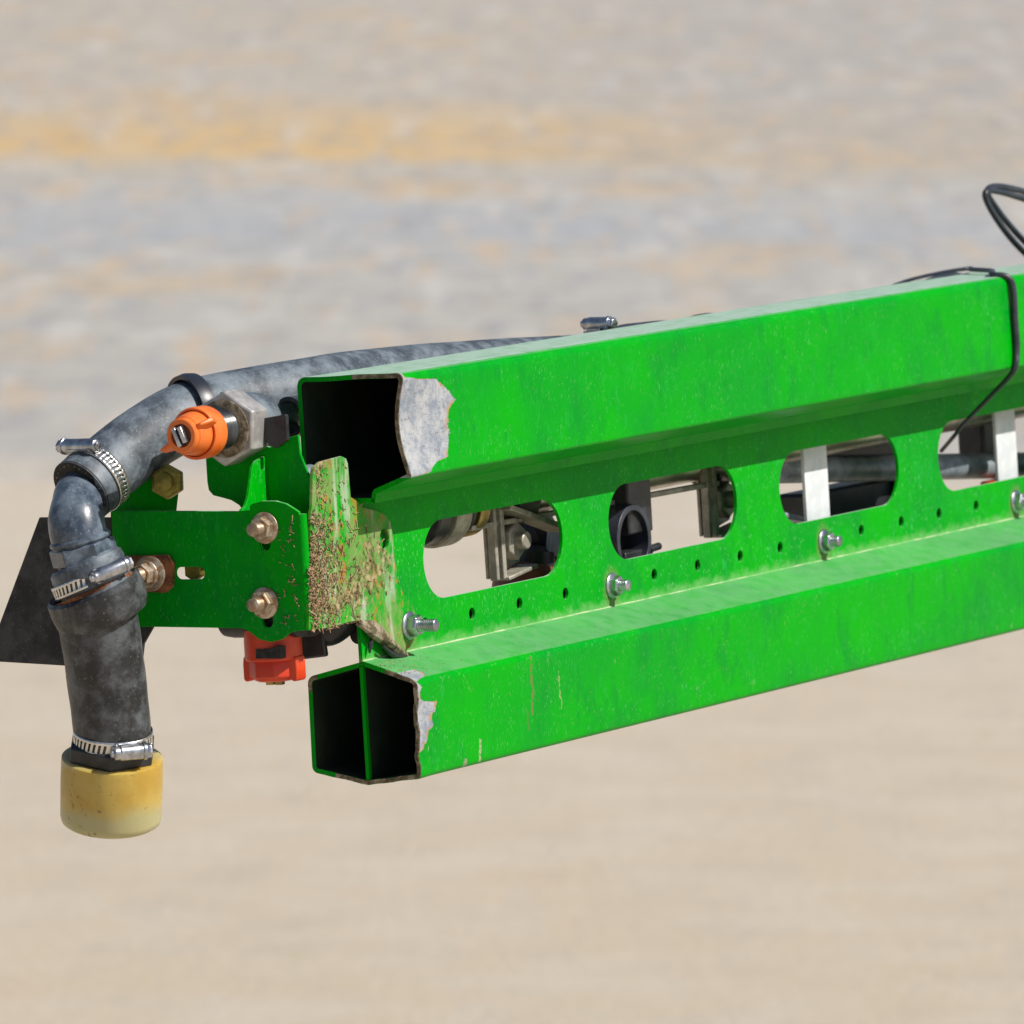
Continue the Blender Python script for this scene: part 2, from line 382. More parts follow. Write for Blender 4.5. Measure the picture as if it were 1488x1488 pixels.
def stadium(cx, cy, hx, r, seg=20, vert=False):
    """slot outline with half length hx (to its tip) and radius r"""
    out = []
    for s in (1, -1):
        for i in range(seg + 1):
            t = -math.pi / 2 + math.pi * i / seg
            x = s * (hx - r) + s * r * math.cos(t); y = s * r * math.sin(t)
            out.append((cx + y, cy + x) if vert else (cx + x, cy + y))
    return out
def pu(px, u): return [(q.y, q.z) for q in (PU(x, y, u) for x, y in px)]
def pn(px, n): return [(q.x, q.z) for q in (PN(x, y, n) for x, y in px)]
def roundpoly(P, r, seg=5):
    out = []; n = len(P); P = [Vector(p[:2]) for p in P]; rs = r if isinstance(r, list) else [r] * n
    for i in range(n):
        a, b, c = P[i - 1], P[i], P[(i + 1) % n]; d1 = (a - b).normalized(); d2 = (c - b).normalized()
        if rs[i] < .05: out.append(b); continue
        ang = d1.angle(d2); t = min(rs[i] / math.tan(ang / 2), (a - b).length * .48, (c - b).length * .48); rr = t * math.tan(ang / 2)
        cen = b + (d1 + d2).normalized() * rr / math.sin(ang / 2)
        s = b + d1 * t - cen; e = b + d2 * t - cen; tot = s.angle_signed(e)
        for j in range(seg + 1):
            th = tot * j / seg; out.append(cen + Vector((s.x * math.cos(-th) - s.y * math.sin(-th), s.x * math.sin(-th) + s.y * math.cos(-th))))
    return out
def offset(P, d):
    n = len(P); area = sum(P[i - 1].x * P[i].y - P[i].x * P[i - 1].y for i in range(n)); s = 1 if area > 0 else -1
    out = []
    for i in range(n):
        t = (P[(i + 1) % n] - P[i - 1]).normalized(); out.append(P[i] + Vector((-t.y, t.x)) * d * s)
    return out
def threads(r, h0, h1, pitch=3.2, dep=1.1, cap=True):
    L = [(.001, h0), (r, h0)]; h = h0
    while h < h1 - pitch: L += [(r, h + pitch * .15), (r - dep, h + pitch * .5), (r, h + pitch * .85)]; h += pitch
    return L + [(r, h1 - 1.5), (r - 1.6, h1), (.001, h1)]
def nut(parent, c, ax, rf, rh, hh, shank, rs, mat, matf=None, rot=0.3, label=None, washer=0):
    """flange nut > threaded bolt end"""
    m = MB(); hexp(m, c, ax, rh, 2.5, hh, rot=rot, ch=.14)
    lathe(m, c, ax, [(.001, 0), (rf, 0), (rf, 2.2), (rf * .93, 3.4), (rh * .9, 5), (.001, 5.1)], 36)
    o = m.build('flange_nut', mat, parent, bevel=.5)
    m = MB(); lathe(m, c, ax, threads(rs, -6, shank), 28); m.build('bolt_end', mat, o, ang=60)
    if label: o['label'] = label
    return o
# ------------------------------------------------------------------ the ground
m = bpy.data.meshes.new('ground'); R_ = 900
m.from_pydata([(-R_, -40, 0), (R_, -40, 0), (R_, 1500, 0), (-R_, 1500, 0)], [], [(0, 1, 2, 3)]); m.materials.append(mat_ground())
gr = bpy.data.objects.new('ground', m); COL.objects.link(gr); gr['kind'] = 'structure'
# ------------------------------------------------------------------ the boom
LEN = 6000
UPx = [(431, 549), (588, 541), (599, 694), (547, 717), (545, 731), (474, 731), (474, 717), (440, 684)]
LPx = [(447, 984), (528, 961), (606, 988), (612, 1131), (536, 1141), (454, 1122)]
upo = roundpoly(pu(UPx, 0), [14, 14, 7, 3, 1, 1, 3, 9], 6); lpo = roundpoly(pu(LPx, 0), [13, 2, 12, 9, 5, 11], 6)
UZ = [PU(x, y, 0) for x, y in UPx]; LZ = [PU(x, y, 0) for x, y in LPx]
boom = thing('spray_boom', 'green painted spray boom of two hollow tubes joined by a slotted web plate', 'spray boom', (0, 0, 0))
us = [0, 4, 10, 18, 28, 40, 55, 72, 92, 115, 145, 190, 260, 400, 700, 1100, 1600, 2200, 3000, 4400, LEN]
def tube(name, prof, thick, mat, dent):
    inn = offset(prof, thick); inn2 = offset(prof, thick * .5); mb = MB(); n = len(prof); vs = []; fs = []
    for L in (prof, inn):
        for u in us:
            for q in L: vs.append(dent(u, V(u, q.x, q.y)))
    K = len(us)
    for b in (0, 1):
        o = b * K * n
        for j in range(K - 1):
            for i in range(n):
                k = (i + 1) % n; fs.append((o + j * n + i, o + j * n + k, o + (j + 1) * n + k, o + (j + 1) * n + i))
    for j in (0, K - 1):
        for i in range(n):
            k = (i + 1) % n; fs.append((j * n + i, j * n + k, K * n + j * n + k, K * n + j * n + i))
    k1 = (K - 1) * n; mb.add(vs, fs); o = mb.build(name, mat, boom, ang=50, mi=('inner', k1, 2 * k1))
    return o
zt = UZ[1].z; zb = UZ[2].z; nf = (UZ[1].y + UZ[2].y) / 2
# more points on the side that is dented
def subdiv(P, mx=12):
    out = []
    for i in range(len(P)):
        a, b = P[i], P[(i + 1) % len(P)]; k = max(1, int((b - a).length / mx))
        out += [a.lerp(b, j / k) for j in range(k)]
    return out
def dent_u(u, v):
    f = math.exp(-(u / 75.) ** 2)
    if v.y > 60 and zb - 2 < v.z < zt:
        t = (zt - v.z) / (zt - zb); v.y -= 15 * f * math.sin(math.pi * min(1, max(0, t))) ** 1.1
    if v.z > zt - 12: v.z += .5 * f * math.sin(v.y * .06)
    return v
def dent_l(u, v):
    f = math.exp(-(u / 30.) ** 2)
    if v.y > 60: v.y += 1.6 * f * math.sin(v.z * .11) + 1.0 * f * math.sin(v.z * .27)
    if v.z < 12: v.z += .5 * f * math.sin(v.y * .13)
    return v
H1 = zt - zb
patch_u = ((zb - 6, zt + 4), [(0, 0), (.035, 0), (.05, .26), (.09, .32), (.14, .40), (.17, .56), (.30, .58), (.45, .60), (.58, .62), (.66, .70), (.74, .62), (.82, .52), (.87, .46), (.90, .20), (.93, .03), (1, 0)], nf - 30)
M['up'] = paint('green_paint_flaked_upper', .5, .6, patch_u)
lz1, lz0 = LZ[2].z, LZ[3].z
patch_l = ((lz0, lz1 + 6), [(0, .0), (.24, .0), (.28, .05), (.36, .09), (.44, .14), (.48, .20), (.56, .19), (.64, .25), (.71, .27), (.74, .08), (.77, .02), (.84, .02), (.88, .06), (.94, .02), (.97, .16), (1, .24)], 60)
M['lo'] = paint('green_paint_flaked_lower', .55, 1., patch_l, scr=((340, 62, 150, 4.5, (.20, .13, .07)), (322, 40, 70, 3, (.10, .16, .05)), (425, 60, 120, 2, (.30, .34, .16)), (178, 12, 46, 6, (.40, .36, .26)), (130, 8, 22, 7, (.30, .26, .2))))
tube('upper_tube', subdiv(upo), 7, 'up', dent_u)
tube('lower_tube', subdiv(lpo), 7, 'lo', dent_l)
# bare, dirty cut rims of both tubes
def rim(name, prof, dent, sel, mat):
    inn = offset(prof, 6.6); out = offset(prof, .6); n = len(prof); mb = MB()
    for i in range(n):
        k = (i + 1) % n
        if sel(prof[i]) and sel(prof[k]):
            q = [dent(0, V(0, a.x, a.y)) for a in (out[i], out[k], inn[k], inn[i])]
            vs = [v + V(-1.2 + random.uniform(-.3, .3), 0, 0) for v in q] + [v + V(1, 0, 0) for v in q]
            mb.add(vs, [(0, 1, 2, 3), (4, 7, 6, 5), (0, 4, 5, 1), (1, 5, 6, 2), (2, 6, 7, 3), (3, 7, 4, 0)])
    return mb.build(name, mat, boom)
M['rimdirt'] = surf('scraped_rim_steel', (.10, .08, .04), (.34, .28, .20), .7, .2, 130, 5, ((.12, .06, .03), 300, .58), .5)
rim('scraped_rim', subdiv(upo, 6), dent_u, lambda q: q.x > 10 and q.y > zb - 1, 'rimdirt')
rim('scraped_rim', subdiv(lpo, 6), dent_l, lambda q: (q.x > 40 and q.y > 0) or (abs(q.x) < 55 and q.y < 20) or (q.x < -70 and q.y > lz1 - 20), 'rimdirt')
# web plate
wz0 = LZ[1].z - 6; wz1 = UZ[4].z + 6
SLOTS = [((615, 818), (785, 825), None), ((888, 1070), (742, 755), None), ((1134, 1305), (700, 710), None)]
sl_ = []
for xl, yl, xr, yr in ((614, 815, 819, 778), (887, 760, 1071, 726), (1133, 711, 1306, 683)):
    a, b = PN(xl, yl, 3), PN(xr, yr, 3); sl_.append(((a.x + b.x) / 2, (a.z + b.z) / 2, (b.x - a.x) / 2))
pitch = (sl_[2][0] - sl_[0][0]) / 2; zc = sum(s[1] for s in sl_) / 3; hl = sum(s[2] for s in sl_) / 3
print('slots', sl_, 'pitch', pitch, 'webz', LZ[1].z, UZ[4].z, 'nf', nf)
slots = [stadium(sl_[0][0] + pitch * k, zc, hl, 58, 18) for k in range(13)]
hp = [(686, 889), (755, 875), (822, 861), (951, 834), (1014, 822), (1076, 808), (1134, 796), (1252, 771), (1310, 760), (1365, 748), (1419, 737), (618, 903)]
def circ(c, r, seg=18): return [(c[0] + r * math.cos(2 * math.pi * i / seg), c[1] + r * math.sin(2 * math.pi * i / seg)) for i in range(seg)]
hs = []
hz = sum(PN(x, y, 3).z for x, y in hp[:11]) / 11
for x, y in hp: hs.append(circ((PN(x, y, 3).x, hz), 9))
mb = MB(); plate(mb, 'n', [(0, wz0), (LEN, wz0), (LEN, wz1), (8, wz1), (0, wz1 - 8)], slots + hs, -3, 3)
mb.build('web_plate', 'green_web', boom, bevel=.7)
mb = MB(); box(mb, (3.5, 0, (7 + wz0) / 2), (1, 0, 0), 7, 5.6, wz0 - 7, (0, 1, 0)); mb.build('divider_edge', 'green_dark', boom)
mb = MB(); box(mb, (7 + (LEN - 7) / 2, 0, (7 + wz0) / 2), (1, 0, 0), LEN - 7, 5, wz0 - 7, (0, 1, 0)); mb.build('divider', 'inner', boom)  # inner part of the plate, with the tube's shade put into its colour
mb = MB(); sweep(mb, [V(30 + 140 * i, -20, hz + 1.5 * math.sin(i * 1.7)) for i in range(24)], 13, 14, 3); mb.build('added_hole_backer', 'black', boom)  # unseen rod added behind the plate so the small holes look dark
# dirt and weld line where the web meets the lower tube
mb = MB(); pts = [V(u, 3.2, LZ[1].z - .3 + .5 * math.sin(u * .05)) for u in range(0, LEN, 40)]; sweep(mb, pts, 1.7, 6, 1)
M['line'] = surf('pale_dust_seam', (.16, .42, .12), (.52, .55, .36), .9, 0, 40, 5)
mb.build('dust_seam', 'line', boom)
for (x, y) in ((889, 851), (1197, 787), (1476, 729)):
    q = PN(x, y, 3); nut(boom, (q.x, 3, q.z), (0, 1, 0), 20, 16, 16, 30, 9, 'zinc', rot=.1 + .5 * random.random())
# ------------------------------------------------------------------ folded bracket on the boom end
UB = -171
br = thing('corner_bracket', 'folded green bracket bolted to the boom end, straw and mud on its lit face', 'bracket', (UB, 0, PN(447, 915, 14).z))
fp = [(452, 745), (454, 738), (455, 690), (457, 679), (466, 671), (497, 663), (503, 666), (506, 674), (510, 722), (524, 731), (528, 737), (548, 742), (560, 748), (567, 757), (571, 775),
      (574, 800), (578, 840), (586, 862), (600, 880), (606, 900), (604, 925), (596, 941), (588, 946), (572, 938), (548, 920), (532, 907), (520, 902), (508, 904), (480, 912), (449, 916)]
FO = pn(fp, 14); a0 = FO[0]; a1 = FO[-1]
HB = stadium(PN(559, 783, 14).x, PN(559, 783, 14).z, 15, 13, 10, True)
mb = MB(); plate(mb, 'n', FO, [HB], 8, 14)
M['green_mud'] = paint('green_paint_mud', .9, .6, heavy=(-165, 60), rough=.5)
mb.build('front_plate', 'green_mud', br, bevel=1.0)
uu = [PN(x, y, 14).x for x, y in fp]; ufold = (a0[0] + a1[0]) / 2
UB = ufold - 8; print('fold u', ufold)
sp = [(452, 745), (440, 744), (428, 740), (415, 732), (400, 728), (380, 728), (366, 732), (356, 740), (346, 743), (165, 742), (162, 745), (168, 905), (190, 911), (225, 911), (352, 913), (362, 918), (376, 929), (394, 933), (410, 929), (420, 920), (430, 917), (447, 916)]
SO = pu(sp, UB)
nfold = 8.0
SO = [(min(a, 6.0), b) for a, b in SO]
holes = [stadium(PU(384, 778, UB).y, PU(384, 778, UB).z, 22, 9, 8, True), stadium(PU(388, 890, UB).y, PU(388, 890, UB).z, 22, 9, 8, True),
         stadium(PU(276, 833, UB).y, PU(276, 833, UB).z, 25, 9, 8)]
mb = MB(); plate(mb, 'u', SO, holes, UB, UB + 6)
mb.build('side_plate', 'green_dark', br, bevel=1.0)
mb = MB(); zf0 = min(a0[1], a1[1]); zf1 = max(a0[1], a1[1]); cu, cn = UB + 8.5, 5.5; vs = []; fs = []
for r in (8.5, 2.5):
    for i in range(9):
        t = math.pi / 2 * i / 8
        for z in (zf0, zf1): vs.append(V(cu - r * math.cos(t), cn + r * math.sin(t), z))
for i in range(8):
    for o in (0, 18): fs.append((o + 2 * i, o + 2 * i + 1, o + 2 * i + 3, o + 2 * i + 2))
    fs.append((2 * i, 2 * i + 2, 18 + 2 * i + 2, 18 + 2 * i)); fs.append((2 * i + 1, 2 * i + 3, 18 + 2 * i + 3, 18 + 2 * i + 1))
mb.add(vs, fs); mb.build('fold', 'green_dark', br)
for y in (767, 876):
    q = PU(385, y, UB); nut(br, q, (-1, 0, 0), 23, 18, 17, 36, 10, 'dull', rot=.2 if y < 800 else .5, label='dull brown flange nut on a bolt end')
q = PN(594, 909, 14); nut(br, q, (0, 1, 0), 21, 17, 19, 47, 9.5, 'zinc', rot=.35, label='bright zinc flange nut with a long threaded bolt end')
# rusty square washer with its nut, left slot
q = PU(222, 833, UB); mb = MB(); plate(mb, 'u', roundpoly(pu([(168, 808), (247, 806), (254, 818), (253, 852), (243, 861), (168, 858)], UB - 2), 4, 3), [], UB - 7, UB - 1.5)
wp = mb.build('square_washer', 'rust', br, bevel=1.5); wp['label'] = 'rusty washer plate'
mb = MB(); lathe(mb, (UB - 7, q.y, q.z), (-1, 0, 0), [(.001, 0), (26, 0), (26, 2.5), (24, 4), (.001, 4)], 32); mb.build('round_washer', 'dull', wp)
nut(br, V(UB - 11, q.y - 4, q.z), (-1, 0, 0), 20, 17, 18, 34, 11, 'dull', rot=.2)
q = PU(283, 828, UB + 16); mb = MB(); hexp(mb, q, (-1, 0, 0), 17, -6, 6, ch=.15); mb.build('back_nut', 'olive', br, bevel=1)
# lit upright tab of the rear bracket and the rear plate that carries the nozzle
UR = UB + 52
rb = thing('nozzle_bracket', 'dark green upright plate behind the orange nozzle with one sunlit tab', 'bracket', PU(380, 745, UR))
ro = [(299, 668), (301, 700), (303, 712), (310, 720), (322, 723), (336, 727), (347, 734), (356, 745), (358, 812), (515, 812), (512, 700), (448, 690), (436, 660), (433, 632), (402, 641), (399, 647), (392, 650), (386, 648), (382, 640),
      (380, 622), (374, 602), (364, 587), (350, 575), (335, 568), (320, 570), (308, 590)]
mb = MB(); plate(mb, 'u', [(min(a, 4.0), b) for a, b in pu(ro, UR)], [], UR, UR + 5); mb.build('rear_plate', 'green_dark', rb, bevel=.8)
nT = PU(364, 700, UB + 6).y
to_ = [(400, 661), (400, 738), (351, 743), (352, 740), (357, 735), (361, 722), (365, 690), (367, 678), (372, 670), (382, 664)]
mb = MB(); plate(mb, 'n', pn(to_, nT), [], nT - 5, nT); mb.build('upright_tab', 'green_tab', rb, bevel=.8)
mb = MB(); plate(mb, 'u', roundpoly(pu([(382, 608), (415, 602), (417, 640), (400, 652), (384, 640)], UR - 12), 3, 3), [], UR - 12, UR - 4); mb.build('stop_tab', 'black', rb, bevel=.8)
mb = MB(); q = PU(437, 694, -40); lathe(mb, q, (-1, 0, 0), [(.001, -30), (17, -30), (17, 4), (13, 10), (5, 13), (.001, 13.5)], 28); mb.build('carriage_bolt', 'teal', rb)
# narrow green clip edges just above the folded bracket
mb = MB(); sweep(mb, [PU(x, y, UB + 20) for x, y in ((398, 735), (412, 733), (424, 738), (432, 746), (438, 752))], 1.6, 8, 6); mb.build('clip_edge', 'green_web', rb)
# dark green lug with an olive bolt behind the bend of the hose
lg = thing('hose_lug', 'dark green lug with an olive bolt under the bend of the grey hose', 'bracket', PU(200, 742, UB + 30))
mb = MB(); plate(mb, 'u', pu([(160, 742), (170, 705), (215, 690), (245, 690), (245, 715), (240, 760), (160, 760)], UB + 30), [], UB + 30, UB + 60); mb.build('lug', 'green_dark', lg, bevel=2)
q = PU(246, 700, UB + 28); mb = MB(); hexp(mb, q, (-1, .25, .1), 26, 0, 18, ch=.2); b_ = mb.build('hex_bolt', 'olive', lg, bevel=1.5)
mb = MB(); lathe(mb, q + V(-16, 3, 1), (-1, .25, .1), [(.001, 0), (14, 0), (13, 8), (.001, 9)], 24); mb.build('bolt_end', 'olive', b_)
# ------------------------------------------------------------------ litter on the bracket
def sticks(mb, n, fn, lmin, lmax, w):
    for _ in range(n):
        p, nn = fn(); d = Vector((random.gauss(0, 1), random.gauss(0, 1), random.gauss(0, 1))); d = (d - nn * d.dot(nn) * random.uniform(.6, 1)).normalized()
        L = random.uniform(lmin, lmax); r = w * random.uniform(.6, 1.2); box(mb, p, d, L, r, r * .7, nn)
fz0, fz1 = FO[-1][1], FO[0][1]
def onfront():
    while 1:
        u = ufold + abs(random.gauss(0, 1)) * (30 if random.random() < .62 else 85) - 6; z = random.uniform(fz0 - 2, fz1 + (70 if random.random() < .12 else 0))
        dens = .35 + .65 * math.exp(-((z - (fz0 + 80)) / 70) ** 2)
        if random.random() < dens and inside((max(u, ufold + 1), z), FO): return V(u, 14.6 + abs(random.gauss(0, 1.6)), z), V(0, 1, 0)
mb = MB(); sticks(mb, 520, onfront, 7, 19, 1.3)
sticks(mb, 260, onfront, 3, 9, 1.7)
def onedge():
    u = random.uniform(ufold + 40, 60); 
    c = min(FO[len(FO) - 9:], key=lambda q: abs(q[0] - u)); return V(u, random.uniform(4, 14), c[1] + random.uniform(-2, 1)), V(0, 0, 1)
sticks(mb, 160, onedge, 2, 8, 1.3)
def ontop():
    u = abs(random.gauss(0, 60)) + 4; n = random.uniform(4, 70); f = n / 88; return V(u, n, LZ[1].z * (1 - f) + LZ[2].z * f + 1.2), V(0, .3, 1)
sticks(mb, 130, ontop, 2, 7, 1.0)
def onside(): return V(UB - 1.2, nfold - 12 - abs(random.gauss(0, 16)), random.uniform(fz0, fz1)), V(-1, 0, 0)
sticks(mb, 45, onside, 3, 12, 1.5)
def ontab():
    z = random.uniform(fz1, FO[4][1] - 6); return V(random.uniform(FO[3][0] + 4, FO[3][0] + 30) if random.random() < .4 else random.uniform(FO[3][0] + 4, FO[8][0] - 8), 14.8, z), V(0, 1, 0)
sticks(mb, 60, ontab, 2, 8, 1.2)
o = mb.build('straw_litter', 'straw', None, origin=V(ufold, 14, fz0), ang=20); tag(o, 'brown chopped straw stuck along the fold of the green bracket', 'straw', kind='stuff')
# mud clod hanging under the bracket, and its torn black tie
mb = MB(); sweep(mb, [PN(x, y, 12) for x, y in ((521, 905), (540, 913), (562, 932), (586, 950), (600, 957))], [5, 11, 10, 7, 2], 10, 5, wob=.35)
o = mb.build('dried_mud', 'rimdirt', br); 
tie = thing('torn_tie', 'torn black plastic tie hanging below the muddy bracket edge', 'cable tie', PN(570, 950, 16))
mb = MB(); sweep(mb, [PN(x, y, 17) for x, y in ((556, 938), (570, 950), (586, 954), (602, 960))], [2, 5, 3.5, .6], 6, 4); mb.build('strap', 'black', tie)
mb = MB(); sweep(mb, [PN(x, y, 10) for x, y in ((541, 925), (538, 938), (537, 949))], [3, 3.5, 1.5], 6, 4); mb.build('strap', 'black', tie)
# ------------------------------------------------------------------ hoses
def hosepts(L): return [PU(*q) if len(q) == 3 else PN(q[0], q[1], q[3]) for q in L]
e1 = PU(117, 714, -236)
main_path = [e1, PU(158, 679, -180), PU(214, 636, -110), PU(272, 604, -40), PU(338, 588, 45)] + [PN(430, 572, -165), PN(500, 560, -165), PN(600, 549, -165), PN(720, 540, -165), PN(850, 532, -165), PN(1150, 515, -170), PN(1700, 500, -200)]
mb = MB(); mp_ = sweep(mb, main_path, 50, 44, 10, wob=.008)
hose = thing('supply_hose', 'thick weathered grey rubber hose running behind the upper green tube', 'hose', e1)
mb.build('hose_wall', 'hose', hose)
ad = (mp_[0] - mp_[3]).normalized()
mb = MB(); lathe(mb, mp_[0] - ad * 1, ad, [(30, 1.2), (49, 1.2), (50.3, 0), (50.3, -2), (30, -2)], 44, closed=True); ce = mb.build('cut_end', 'cut', hose)
mb = MB(); _, fa, fb = frame(ad)
for i in range(26):
    t = 2 * math.pi * i / 26 + random.uniform(-.06, .06); p = mp_[0] + ad * .4 + (fa * math.cos(t) + fb * math.sin(t)) * random.uniform(42.5, 45); lathe(mb, p, ad, [(.001, -1), (1.2, -.5), (1.0, .7), (.001, 1)], 6)
mb.build('reinforcing_yarn', 'straw', ce)['kind'] = 'stuff'
# rubber strap round the hose at its bend
i0 = 33; c = PU(279, 601, -35); axr = (PU(310, 600, 0) - PU(262, 612, -50)).normalized()
mb = MB(); lathe(mb, c, (mp_[i0 + 2] - mp_[i0 - 2]).normalized() + V(.0, .25, 0), [(52, -10), (58, -11), (60, 0), (58, 12), (52, 12)], 44, closed=True)
tag(mb.build('hose_strap', 'cable', None, origin=c), 'black rubber strap round the bend of the grey hose above the orange nozzle', 'strap')
# second short hose behind the nozzle
c = PU(352, 618, UR + 6); d = V(1, 0, 0)
st = thing('stub_hose', 'short grey hose behind the nozzle plate, ending beside the upper tube', 'hose', c)
mb = MB(); sweep(mb, [c + V(0, -4, 0), c + V(40, -8, 0), c + V(72, -30, -2), c + V(130, -75, -6), c + V(200, -110, -12)], [44, 45, 42, 36, 30], 36, 8); mb.build('hose_wall', 'hose', st)
mb = MB(); lathe(mb, PU(420, 606, 60), V(1, .2, 0), [(24, 0), (30, 0), (30, 40), (24, 40)], 32, closed=True); mb.build('collar', 'cable', st)
# elbow
ep = [mp_[0] - ad * 40, mp_[0] + ad * 4, PU(112, 734, -266), PU(111, 754, -284), PU(113, 772, -290), PU(118, 790, -288)]
el = thing('elbow_fitting', 'scuffed grey plastic pipe elbow turning down from the cut hose end', 'pipe fitting', ep[-1])
ew = MB(); epp = sweep(ew, ep, [32, 33, 37, 41, 41.5, 41.5], 40, 8); ew.build('elbow_bend', 'elbow', el)
DN = (PU(128, 830, -284) - PU(116, 785, -290)).normalized()
c0 = PU(117, 785, -290)
REF = V(-.55, -.6, 0)
mb = MB(); lathe(mb, c0, DN, [(.001, -6), (42, -6), (45, -3), (45, 1), (42, 4), (.001, 4)], 40); mb.build('ridge', 'elbow', el)
mb = MB(); hexp(mb, c0, DN, 49, 5, 32, ref=V(-1, -.1, 0), ch=.07); mb.build('hex_section', 'elbow', el, bevel=1.2)
mb = MB(); lathe(mb, c0, DN, [(.001, 30), (42, 30), (40, 44), (38, 60), (.001, 60)], 40); mb.build('barb', 'black', el)
# drop hose: torn inner end, wide cuff, body
DN2 = (PU(142, 880, -270) - PU(128, 832, -284) + V(0, 6, 2)).normalized()
dh = thing('drop_hose', 'short worn black rubber hose hanging down from the elbow to the yellowed cap', 'hose', PU(163, 1075, -235))
c1 = PU(126, 822, -284)
tilt = (DN + V(-.0, .20, .0)).normalized()
mb = MB(); lathe(mb, c1, tilt, [(34, -6), (50, -9), (55, -4), (56, 6), (54, 16), (54, 60), (40, 60)], 44, closed=True); mb.build('inner_end', 'hose', dh)
c2 = PU(133, 850, -278)
mb = MB(); lathe(mb, c2, tilt, [(56, 8), (59, 5), (62, 6), (61, 12)], 48, closed=True); mb.build('copper_edge', 'rust', dh)
mb = MB(); lathe(mb, c2, DN2, [(60, 6), (66, 2), (71, 6), (72, 24), (70, 42), (63, 54), (50, 58)], 48, closed=True); mb.build('cuff', 'hose2', dh)
hp_ = [PU(137, 875, -272), PU(147, 930, -262), PU(155, 990, -250), PU(162, 1050, -240), PU(165, 1085, -233)]
mb = MB(); dpts = sweep(mb, hp_, [59, 58, 57, 56, 55], 44, 10, wob=.012); mb.build('hose_wall', 'hose2', dh)
# cap
AX = (PU(161, 1200, -212) - PU(163, 1090, -232)).normalized()
cc = PU(163, 1092, -232)
cp = thing('plastic_plug', 'round yellowed plastic cap on the bottom end of the hanging hose', 'plug', cc)
mb = MB(); lathe(mb, cc, AX, [(56, 8), (69, 7), (73, 9), (73.5, 14), (74, 40), (73.5, 98), (71.5, 106), (66, 110), (.001, 111)], 64); mb.build('cap_body', 'cap', cp, ang=50)
mb = MB(); hexp(mb, cc, AX, 68, -17, 10, ref=V(-.8, .45, 0), ch=.1); mb.build('hex_bushing', 'black', cp, bevel=1.5)
# ------------------------------------------------------------------ hose clamps
def clamp(label, c, ax, r, w_, pdir, flip=1, L=44, rh=10, name='hose_clamp', grp='worm drive hose clamps', slots=(0, 1), lift=0):
    ax, a, b = frame(ax, pdir)          # a = radial direction of the screw housing
    t = thing(name, label, 'hose clamp', c, grp); c = Vector(c)
    mb = MB(); seg = 88; vs = []; fs = []
    rows = [-.5, -.28, .28, .5]
    for i in range(seg):
        for k_, q in enumerate(rows):
            th = 2 * math.pi * (i + (.35 if k_ == 1 else -.35 if k_ == 2 else 0) * (1 if k_ in (1, 2) else 0)) / seg
            vs.append(c + ax * q * w_ + (a * math.cos(th) + b * math.sin(th)) * (r + .4))
    for i in range(seg):
        k = (i + 1) % seg
        for j in range(3):
            if j == 1 and i % 2 == 0 and not (i < 7 or i > seg - 8): continue
            fs.append((i * 4 + j, i * 4 + j + 1, k * 4 + j + 1, k * 4 + j))
    mb.add(vs, fs); mb.build('band', 'band', t, solid=1.4, ang=80)
    tn = b * flip; hc = c + a * (r + rh * .85 + lift)
    mb = MB(); lathe(mb, hc - tn * L * .5, tn, [(rh * .7, 0), (rh, 0), (rh, L * .72), (rh * .86, L * .76), (rh * .86, L * .9), (rh * .6, L * .92), (.001, L * .92)], 28)
    box(mb, c + a * (r + 2.5), tn, L * .62, 5, w_ * 1.12, a); box(mb, c + a * (r + 5), tn, L * .5, 8, w_ * .8, a)
    mb.build('screw_housing', 'zinc', t, bevel=.8)
    mb = MB(); hexp(mb, hc - tn * L * .5, -tn, rh * .92, 1, 10, ch=.15, rot=.3); lathe(mb, hc - tn * L * .5, tn, [(.001, -2), (rh * .5, -2), (rh * .5, L * .95), (.001, L * .95)], 16); lathe(mb, hc - tn * L * .5, -tn, [(.001, -4), (rh * 1.12, -4), (rh * 1.12, 1.5), (.001, 1.6)], 28)
    lathe(mb, hc + tn * L * .4, tn, [(.001, 0), (rh * .55, 0), (rh * .5, 5), (.001, 6)], 16)
    s_ = mb.build('screw', 'zinc', t, bevel=.6)
    mb = MB(); box(mb, hc - tn * (L * .5 + 10), tn, 1.2, 2.0, rh * 1.5, a); mb.build('screw_slot', 'cut', s_)
    return t
k = 5; cA = PU(141, 694, -203); axA = -ad
clamp('shiny hose clamp round the cut end of the grey hose above the elbow', cA, axA, 50.5, 22, V(0, -.02, 1), -1, 76, 11, lift=-6)
cB = PU(131, 842, -280)
clamp('hose clamp between elbow and cuff, its bright screw beside the rusty washer', cB, tilt, 55.5, 20, PU(182, 838, -340) - cB, -1, 60, 11, lift=1)
cC = PU(164, 1071, -236)
clamp('lowest hose clamp, just above the yellowed plastic cap', cC, AX, 56, 23, PU(196, 1080, -300) - cC, -1, 52, 12)
cD = PN(868, 531, -165)
clamp('distant hose clamp whose screw sticks up over the back edge of the upper tube', cD, (1, 0, 0), 50, 24, V(0, .02, 1), 1, 50, 11, lift=6)
# ------------------------------------------------------------------ rubber flap
fo = [(57, 752), (240, 752), (232, 880), (222, 912), (208, 936), (204, 972), (105, 968), (-40, 961), (-30, 905), (-8, 925), (0, 905), (40, 790)]
fo = [(57, 752), (170, 752), (212, 800), (222, 911), (208, 936), (204, 971), (105, 968), (-12, 961), (-14, 942)]
mb = MB(); plate(mb, 'u', pu(fo, UB + 12), [], UB + 12, UB + 18)
tag(mb.build('rubber_flap', 'flap', None, bevel=.8, origin=PU(100, 752, UB + 12)), 'dusty black rubber flap sticking out left behind the hanging hose', 'rubber flap')
